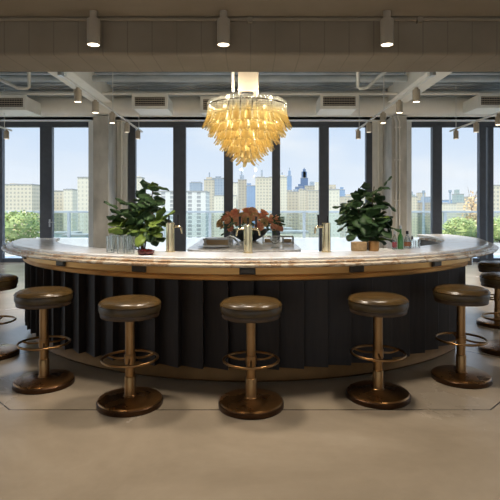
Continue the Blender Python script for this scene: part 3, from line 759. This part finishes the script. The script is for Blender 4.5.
# small things on the island
t = thing('serving_box', 'low wooden box with a grey lid left of flowers', 'box', (X(217, 5.75), 5.75, 1.0))
rrect(G(), .13, .08, .02, 0, .062).build('box_body', 'wood', t, bevel=.003)
rrect(G(), .135, .085, .02, .062, .082).build('lid', 'steel', t, bevel=.003)
g = G(); g.tube([(.11, 0, .082), (.15, 0, .10), (.20, -.01, .075), (.24, -.02, .03), (.245, -.02, 0)], .012, 10)
g.lathe([(0,0),(.03,0),(.03,.008),(0,.008)], 16, (.245,-.02,0)); g.build('side_arm', 'steel', t, smooth=True)
t = thing('jigger', 'small steel jigger left of the wooden box', 'jigger', (X(205, 5.55), 5.55, 1.0))
G().lathe([(0, 0), (.028, 0), (.024, .02), (.012, .045), (.022, .07), (.027, .085), (.024, .085), (.008, .047), (0, .047)], 24).build('jigger_cups', 'steel', t, smooth=True)
o = G().lathe([(0, 0), (.07, 0), (.17, .012), (.18, .018), (.17, .018), (.07, .008), (0, .008)], 40).build('round_tray', 'steel', smooth=True, loc=(X(214, 5.35), 5.35, 1.0))
tag(o, 'shallow round steel tray in front of the wooden box', 'tray')
t = thing('napkin_rack', 'low chrome rack holding coasters right of the flowers', 'rack', (X(278, 5.95), 5.95, 1.0))
g = G()
for zz in (.012, .085):
    g.tube([(-.18,-.06,zz),(.18,-.06,zz),(.18,.06,zz),(-.18,.06,zz)], .006, 8, closed=True)
for xx in (-.18, -.06, .06, .18):
    for yy_ in (-.06, .06): g.tube([(xx, yy_, 0), (xx, yy_, .09)], .006, 8)
g.build('wire_frame', 'steel', t, smooth=True)
for xx in (-.11, .11): G().box(xx-.05, xx+.05, -.045, .045, .01, .055).build('coaster_stack', 'wood', t, bevel=.004)
t = thing('crystal_bowl', 'footed crystal bowl in front of the chrome rack', 'bowl', (X(275, 5.3), 5.3, 1.0))
G().lathe([(0, 0), (.045, 0), (.046, .008), (.012, .018), (.010, .04), (.03, .05), (.052, .08), (.058, .125), (.054, .125), (.046, .085), (.02, .058), (0, .056)], 12).build('cut_glass', 'clear_bottle', t, smooth=False)

# ------------------------------------------------------------------ terrace
struct(G().box(-16, 16, YW+.3, 17.4, -.25, -.02).build('ground', 'terrace'), 'pale paved terrace outside the windows', 'terrace')
TR = 17.0
rl = thing('terrace_railing', 'glass terrace railing with pale posts outside the windows', 'railing', (0, TR, -.02))
G().box(-16, 16, -.12, .12, 0, .42).build('curb', 'terra', rl, bevel=.01)
G().box(-16, 16, -.04, .04, 1.28, 1.35).build('top_rail', 'rail', rl, bevel=.01)
for k in range(-9, 10):
    xx = X(210, TR)+k*1.615
    if abs(xx) < 15.8: G().box(xx-.045, xx+.045, -.05, .05, .42, 1.28).build('post', 'rail', rl, bevel=.005)
G().box(-16, 16, -.008, .008, .45, 1.27).build('glass_panel', 'rail_glass', rl)
def shrub(pxc, yv, rad, ztop, label, seed, n=1500, blossom=0):
    rnd = random.Random(seed); x = X(pxc, yv)
    t = thing('potted_shrub', label, 'shrub', (x, yv, -.02), group='shrubs in planters on the terrace')
    h0 = .34
    rrect(G(), rad*.7, rad*.5, .08, 0, h0).build('planter', 'terra', t, bevel=.01)
    cz = (ztop+h0)/2+.05; hz_ = (ztop-h0)/2+.08
    g, gb = G(), G()
    for k in range(n):
        u = rnd.uniform(-1,1); a = rnd.uniform(0, 2*PI); q = math.sqrt(1-u*u); rr_ = rnd.uniform(.7,1.03)*(1+.12*math.sin(5*a+seed)*q)
        p = Vector((q*math.cos(a)*rad*rr_, q*math.sin(a)*rad*.8*rr_, cz+u*hz_*rr_))
        s_ = rnd.uniform(.03,.06); d = Vector((rnd.uniform(-1,1), rnd.uniform(-1,1), rnd.uniform(-.6,1))).normalized(); e = d.orthogonal().normalized()
        tg = gb if rnd.random() < blossom else g
        tg.quad([p-d*s_, p+e*s_*.5, p+d*s_, p-e*s_*.5])
    g.lathe([(0,-hz_*.8),(rad*.5,-hz_*.6),(rad*.78,0),(rad*.5,hz_*.6),(0,hz_*.8)], 14, (0,0,cz))
    g.build('foliage', 'shrub', t)
    if blossom: gb.build('blossoms', 'blossom', t)
    G().tube([(0,0,h0-.1),(0,0,cz)], .03, 8).build('stem', 'stem', t)
shrub(20, 15.6, .78, 1.24, 'large pale green flowering shrub beyond the left window', 1, 2200, .14)
shrub(461, 15.4, .58, 1.02, 'round bright green shrub beyond the right window', 2, 2000, .06)
shrub(500, 15.9, .50, 1.05, 'yellow green shrub at the right edge beyond the window', 3, 1300, .05)
# a small ochre tree beyond the railing
def tree(pxc, yv, zb, zt, rad, label, seed, mat):
    rnd = random.Random(seed); t = thing('street_tree', label, 'tree', (X(pxc, yv), yv, zb)); H = zt-zb
    g = G(); g.tube([(0,0,0),(.1,0,H*.5),(0,.1,H*.9)], [rad*.09, rad*.06, rad*.02], 8)
    for k in range(14):
        a = k*2.4; z0 = H*(.45+.035*k); g.tube([(0,0,z0),(math.cos(a)*rad*.7, math.sin(a)*rad*.7, z0+H*.13)], [rad*.03, rad*.01], 6)
    g.build('trunk', 'stem', t, smooth=True)
    g = G()
    for k in range(1500):
        u = rnd.uniform(-1,1); a = rnd.uniform(0, 2*PI); q = math.sqrt(1-u*u); rr_ = rnd.uniform(.3,1.0)
        p = Vector((q*math.cos(a)*rad*rr_, q*math.sin(a)*rad*rr_, H*.80+u*H*.19*rr_)); s_ = rad*rnd.uniform(.09,.17)
        d = Vector((rnd.uniform(-1,1), rnd.uniform(-1,1), rnd.uniform(-1,1))).normalized(); e = d.orthogonal().normalized()
        g.quad([p-d*s_, p+e*s_*.6, p+d*s_, p-e*s_*.6])
    g.build('foliage', mat, t)
tree(472.5, 60, -22, Z(187, 60), 1.25, 'thin ochre leaved tree beyond the right window', 9, 'autumn')

# ------------------------------------------------------------------ city
GZ = -36.0
gp = G().box(-2600, 2600, 19, 5200, GZ-1, GZ).build('ground', 'ground'); struct(gp, 'hazy city ground far below the terrace', 'ground')
def bld(p0, p1, row, yv, mat, label, steps=(), depth=None, cat='building', name='building', group=None, mast=None):
    x0, x1 = X(p0, yv), X(p1, yv); zt = Z(row, yv); w2 = (x1-x0)/2; d = depth or max(12, min(45, w2*1.6))
    t = thing(name, label, cat, ((x0+x1)/2, yv, GZ), group=group)
    G().box(-w2, w2, 0, d, 0, zt-GZ).build('facade', mat, t)
    G().box(-w2-.2, w2+.2, -.2, d+.2, zt-GZ, zt-GZ+1.0).build('roof', 'roofing', t)
    for (f0, f1, r2, m2) in steps:
        xa, xb = -w2+2*w2*f0, -w2+2*w2*f1; z2 = Z(r2, yv)
        G().box(xa, xb, d*.2, d*.8, zt-GZ, z2-GZ).build('upper_storeys', m2 or mat, t)
    if mast:
        f, r2, wd = mast; xa = -w2+2*w2*f
        G().tube([(xa, d*.5, zt-GZ), (xa, d*.5, Z(r2, yv)-GZ)], wd, 8).build('mast', 'f_grey', t)
bld(3, 32, 185, 420, 'f_cream', 'wide cream apartment block in the left window', [(.15,.3,183,None),(.6,.75,183.5,None),(.8,.95,184,None)])
bld(32, 44, 191.5, 450, 'f_beige', 'narrower beige block right of the wide cream block', [(.2,.5,189,'f_grey')])
bld(50, 63.5, 191.5, 470, 'f_cream', 'cream block just right of the left mullion', [(.3,.5,190,None)])
bld(63.5, 72.5, 190, 440, 'f_pale', 'ivory block between cream and grey blocks', [(.2,.8,188.5,'f_grey')])
bld(72.5, 77.5, 196, 520, 'f_grey', 'small grey block left of the tallest ivory tower', [(.2,.8,192.5,'f_grey')])
bld(77.5, 94, 178, 380, 'f_pale', 'tall ivory tower beside the left column', [(.3,.8,176.6,None)])
bld(128, 142, 178, 480, 'f_pale', 'cream tower behind the left plant', [(.5,.8,176,None)])
bld(152, 206, 192, 390, 'f_stripe', 'wide white slab with dark window stripes', [(.1,.25,190.5,None)])
bld(189.5, 201.5, 183, 800, 'f_grey', 'blue grey tower behind the white slab', [(.1,.9,181.5,'f_grey')])
bld(204, 214, 180, 620, 'f_beige', 'beige stepped tower right of the white slab', [(.2,.75,177,None)], mast=(.5, 172, .8))
bld(211, 225, 178.5, 700, 'f_grey', 'pale grey tower with a spire behind the second mullion', [(.3,.7,176,None)])
bld(214, 236, 196, 500, 'f_pale', 'low ivory block behind the second mullion')
bld(232, 237.5, 183, 520, 'f_pale', 'thin ivory slab tower right of the second mullion')
bld(238, 246.5, 180, 640, 'f_brown', 'tan tower at the centre above the flowers', [(.2,.7,175,'f_grey')], mast=(.4, 169, 1.0))
bld(246, 256, 186, 760, 'f_blue', 'blue glass block left of the cream spired tower', [(.1,.5,183,None)])
bld(255.5, 271, 178, 520, 'f_cream', 'broad cream tower carrying a small spire', [(.1,.6,176.5,None)], mast=(.4, 169.5, 1.0))
bld(269, 287, 177.5, 560, 'f_pale', 'cream tower right of the third mullion', [(.6,.9,175,None)], mast=(.75, 172, .7))
bld(287.3, 291.7, 176, 1300, 'f_blue', 'slender tapering blue glass skyscraper', [(.25,.8,170.5,None)], mast=(.55, 167.5, 1.0))
bld(286, 299, 192, 600, 'f_beige', 'beige mid rise block below the slender skyscraper', [(.1,.5,190,None),(.6,.9,189,'f_grey')])
bld(301, 308, 178, 1150, 'f_dark', 'dark blue skyscraper, tallest in the skyline', [(.13,.87,171.5,None),(.32,.7,169,None)], mast=(.5, 167.5, 1.4))
bld(295.5, 303, 187, 1100, 'f_dark', 'dark blue block leaning on the tallest skyscraper', [(.4,.9,184,None)])
bld(299, 306.5, 190, 640, 'f_cream', 'cream block before the tallest skyscraper', [(.1,.6,188.5,None)])
bld(305.5, 315, 186, 720, 'f_brown', 'tan stepped block left of the fifth mullion', [(.5,.95,181.5,'f_grey')])
bld(308, 324, 191, 560, 'f_beige', 'beige broad block behind the fifth mullion', [(.5,.8,182,'f_pale')])
bld(327, 339.5, 190, 430, 'f_pale', 'ivory block with a penthouse left of right plant', [(.1,.75,184.5,'f_beige')])
bld(339, 345, 190, 900, 'f_blue', 'hazy blue tower left of the right plant', [(.3,.8,187,None)])
bld(344, 372, 197, 600, 'f_beige', 'low beige row behind the right plant', [(.2,.4,194,None)])
bld(409.5, 417.5, 197, 600, 'f_cream', 'pale stepped tower right of the right column', [(.3,.8,194.5,'f_green')], mast=(.5, 191.5, 1.2))
bld(417, 433, 203, 620, 'f_brown', 'low reddish row between pale tower and mullion', [(.3,.6,201.5,'f_grey')])
bld(440, 458, 204, 560, 'f_pale', 'low white row right of the sixth mullion', [(.2,.5,202.5,None)])
bld(456, 464, 194.5, 620, 'f_green', 'grey green tower left of the ochre tree', [(.15,.55,189.5,None)])
bld(463, 482, 203, 520, 'f_cream', 'low cream row behind the ochre tree')
bld(491.5, 510, 186, 400, 'f_cream', 'cream block at the right edge of the picture', [(.2,.6,184.5,None)])
for (pc, row, lb) in ((423.5, 190.5, 'thin chimney between the right column and mullion'), (450, 190, 'grey chimney left of the grey green tower')):
    yv = 600
    t = thing('chimney', lb, 'chimney', (X(pc, yv), yv, GZ))
    G().lathe([(0,0),(2.0,0),(1.1,Z(row,yv)-GZ-3),(1.9,Z(row,yv)-GZ-2.5),(1.9,Z(row,yv)-GZ),(0,Z(row,yv)-GZ)], 12).build('stack', 'f_grey', t)
rnd = random.Random(21)
used = [c for c in C.objects if c.get('category') == 'building']
boxes = []
for c in used:
    v = kids(c)[0].data.vertices; boxes.append((c.location.x+min(q.co.x for q in v)-1, c.location.x+max(q.co.x for q in v)+1, c.location.y-1, c.location.y+max(q.co.y for q in v)+1))
def free(a, b, c, d):
    if any(a < q[1] and b > q[0] and c < q[3] and d > q[2] for q in boxes): return False
    boxes.append((a, b, c, d)); return True
for k in range(220):
    pc = rnd.uniform(-30, 530); yv = rnd.uniform(700, 1500)
    if not free(X(pc-7, yv), X(pc+8, yv), yv-1, yv+47): continue
    bld(pc-rnd.uniform(2,6), pc+rnd.uniform(2,7), rnd.uniform(193, 205), yv, rnd.choice(['f_low','f_grey','f_beige','f_brown','f_blue','f_cream']), 'low hazy building far off along the skyline', group='hazy far buildings', name='far_building')
for k in range(160):
    yv = rnd.uniform(90, 340); pc = rnd.uniform(-30, 530); w_ = rnd.uniform(5, 12)/yv*F
    if not free(X(pc-w_, yv)-1, X(pc+w_, yv)+1, yv-1, yv+46): continue
    bld(pc-w_, pc+w_, HZ+F*(EYE+rnd.uniform(8, 24))/yv, yv, rnd.choice(['f_pale','f_low','f_green','f_cream']), 'low roofed building below the terrace railing', group='low buildings below the terrace', name='low_building')

# ------------------------------------------------------------------ sky and sun
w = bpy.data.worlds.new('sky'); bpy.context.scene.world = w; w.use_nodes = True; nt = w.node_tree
bg = nt.nodes['Background']; tc = N(nt, 'ShaderNodeTexCoord'); s = N(nt, 'ShaderNodeSeparateXYZ'); L(nt, tc.outputs['Generated'], s.inputs[0])
col = ramp(nt, s.outputs[2], [(0, srgb(230,236,242)), (.05, srgb(220,231,244)), (.18, srgb(200,219,242)), (.5, srgb(170,200,236)), (1, srgb(140,180,230))])
mp = N(nt, 'ShaderNodeMapping'); mp.inputs['Scale'].default_value = (1, 1, 3.2); L(nt, tc.outputs['Generated'], mp.inputs[0])
ns = N(nt, 'ShaderNodeTexNoise'); ns.inputs['Scale'].default_value = 3.2; ns.inputs['Detail'].default_value = 6; L(nt, mp.outputs[0], ns.inputs['Vector'])
cf = ramp(nt, ns.outputs['Fac'], [(.45, (0,0,0)), (.72, (.75,.75,.75))])
mx = N(nt, 'ShaderNodeMix', data_type='RGBA'); L(nt, cf, mx.inputs[0]); L(nt, col, mx.inputs[6]); mx.inputs[7].default_value = (*srgb(236,240,244), 1)
L(nt, mx.outputs[2], bg.inputs[0]); mr = N(nt, 'ShaderNodeMapRange'); mr.inputs[1].default_value = .17; mr.inputs[2].default_value = .5; mr.inputs[3].default_value = 1.12; mr.inputs[4].default_value = 3.6; L(nt, s.outputs[2], mr.inputs[0]); L(nt, mr.outputs[0], bg.inputs[1])  # sky above the view made brighter, added to light the room
lamp('sun', 'SUN', (0, -20, 60), 5.0, (1, .95, .86), rot=(R(32), 0, R(-52)), angle=R(1))

# ------------------------------------------------------------------ camera
cam = bpy.data.cameras.new('camera'); co = bpy.data.objects.new('camera', cam); C.objects.link(co)
co.location = (0, 0, EYE); co.rotation_euler = (PI/2, 0, 0)
cam.sensor_width = 36; cam.lens = F/500*36; cam.shift_y = -(250-HZ)/500; cam.clip_end = 8000; cam.clip_start = .05
sc = bpy.context.scene; sc.camera = co
sc.view_settings.view_transform = 'Standard'; sc.view_settings.look = 'None'; sc.view_settings.exposure = 0.0; sc.view_settings.gamma = 1
sc.cycles.use_denoising = True; sc.cycles.sample_clamp_indirect = 4; sc.cycles.transparent_max_bounces = 32; sc.cycles.max_bounces = 8
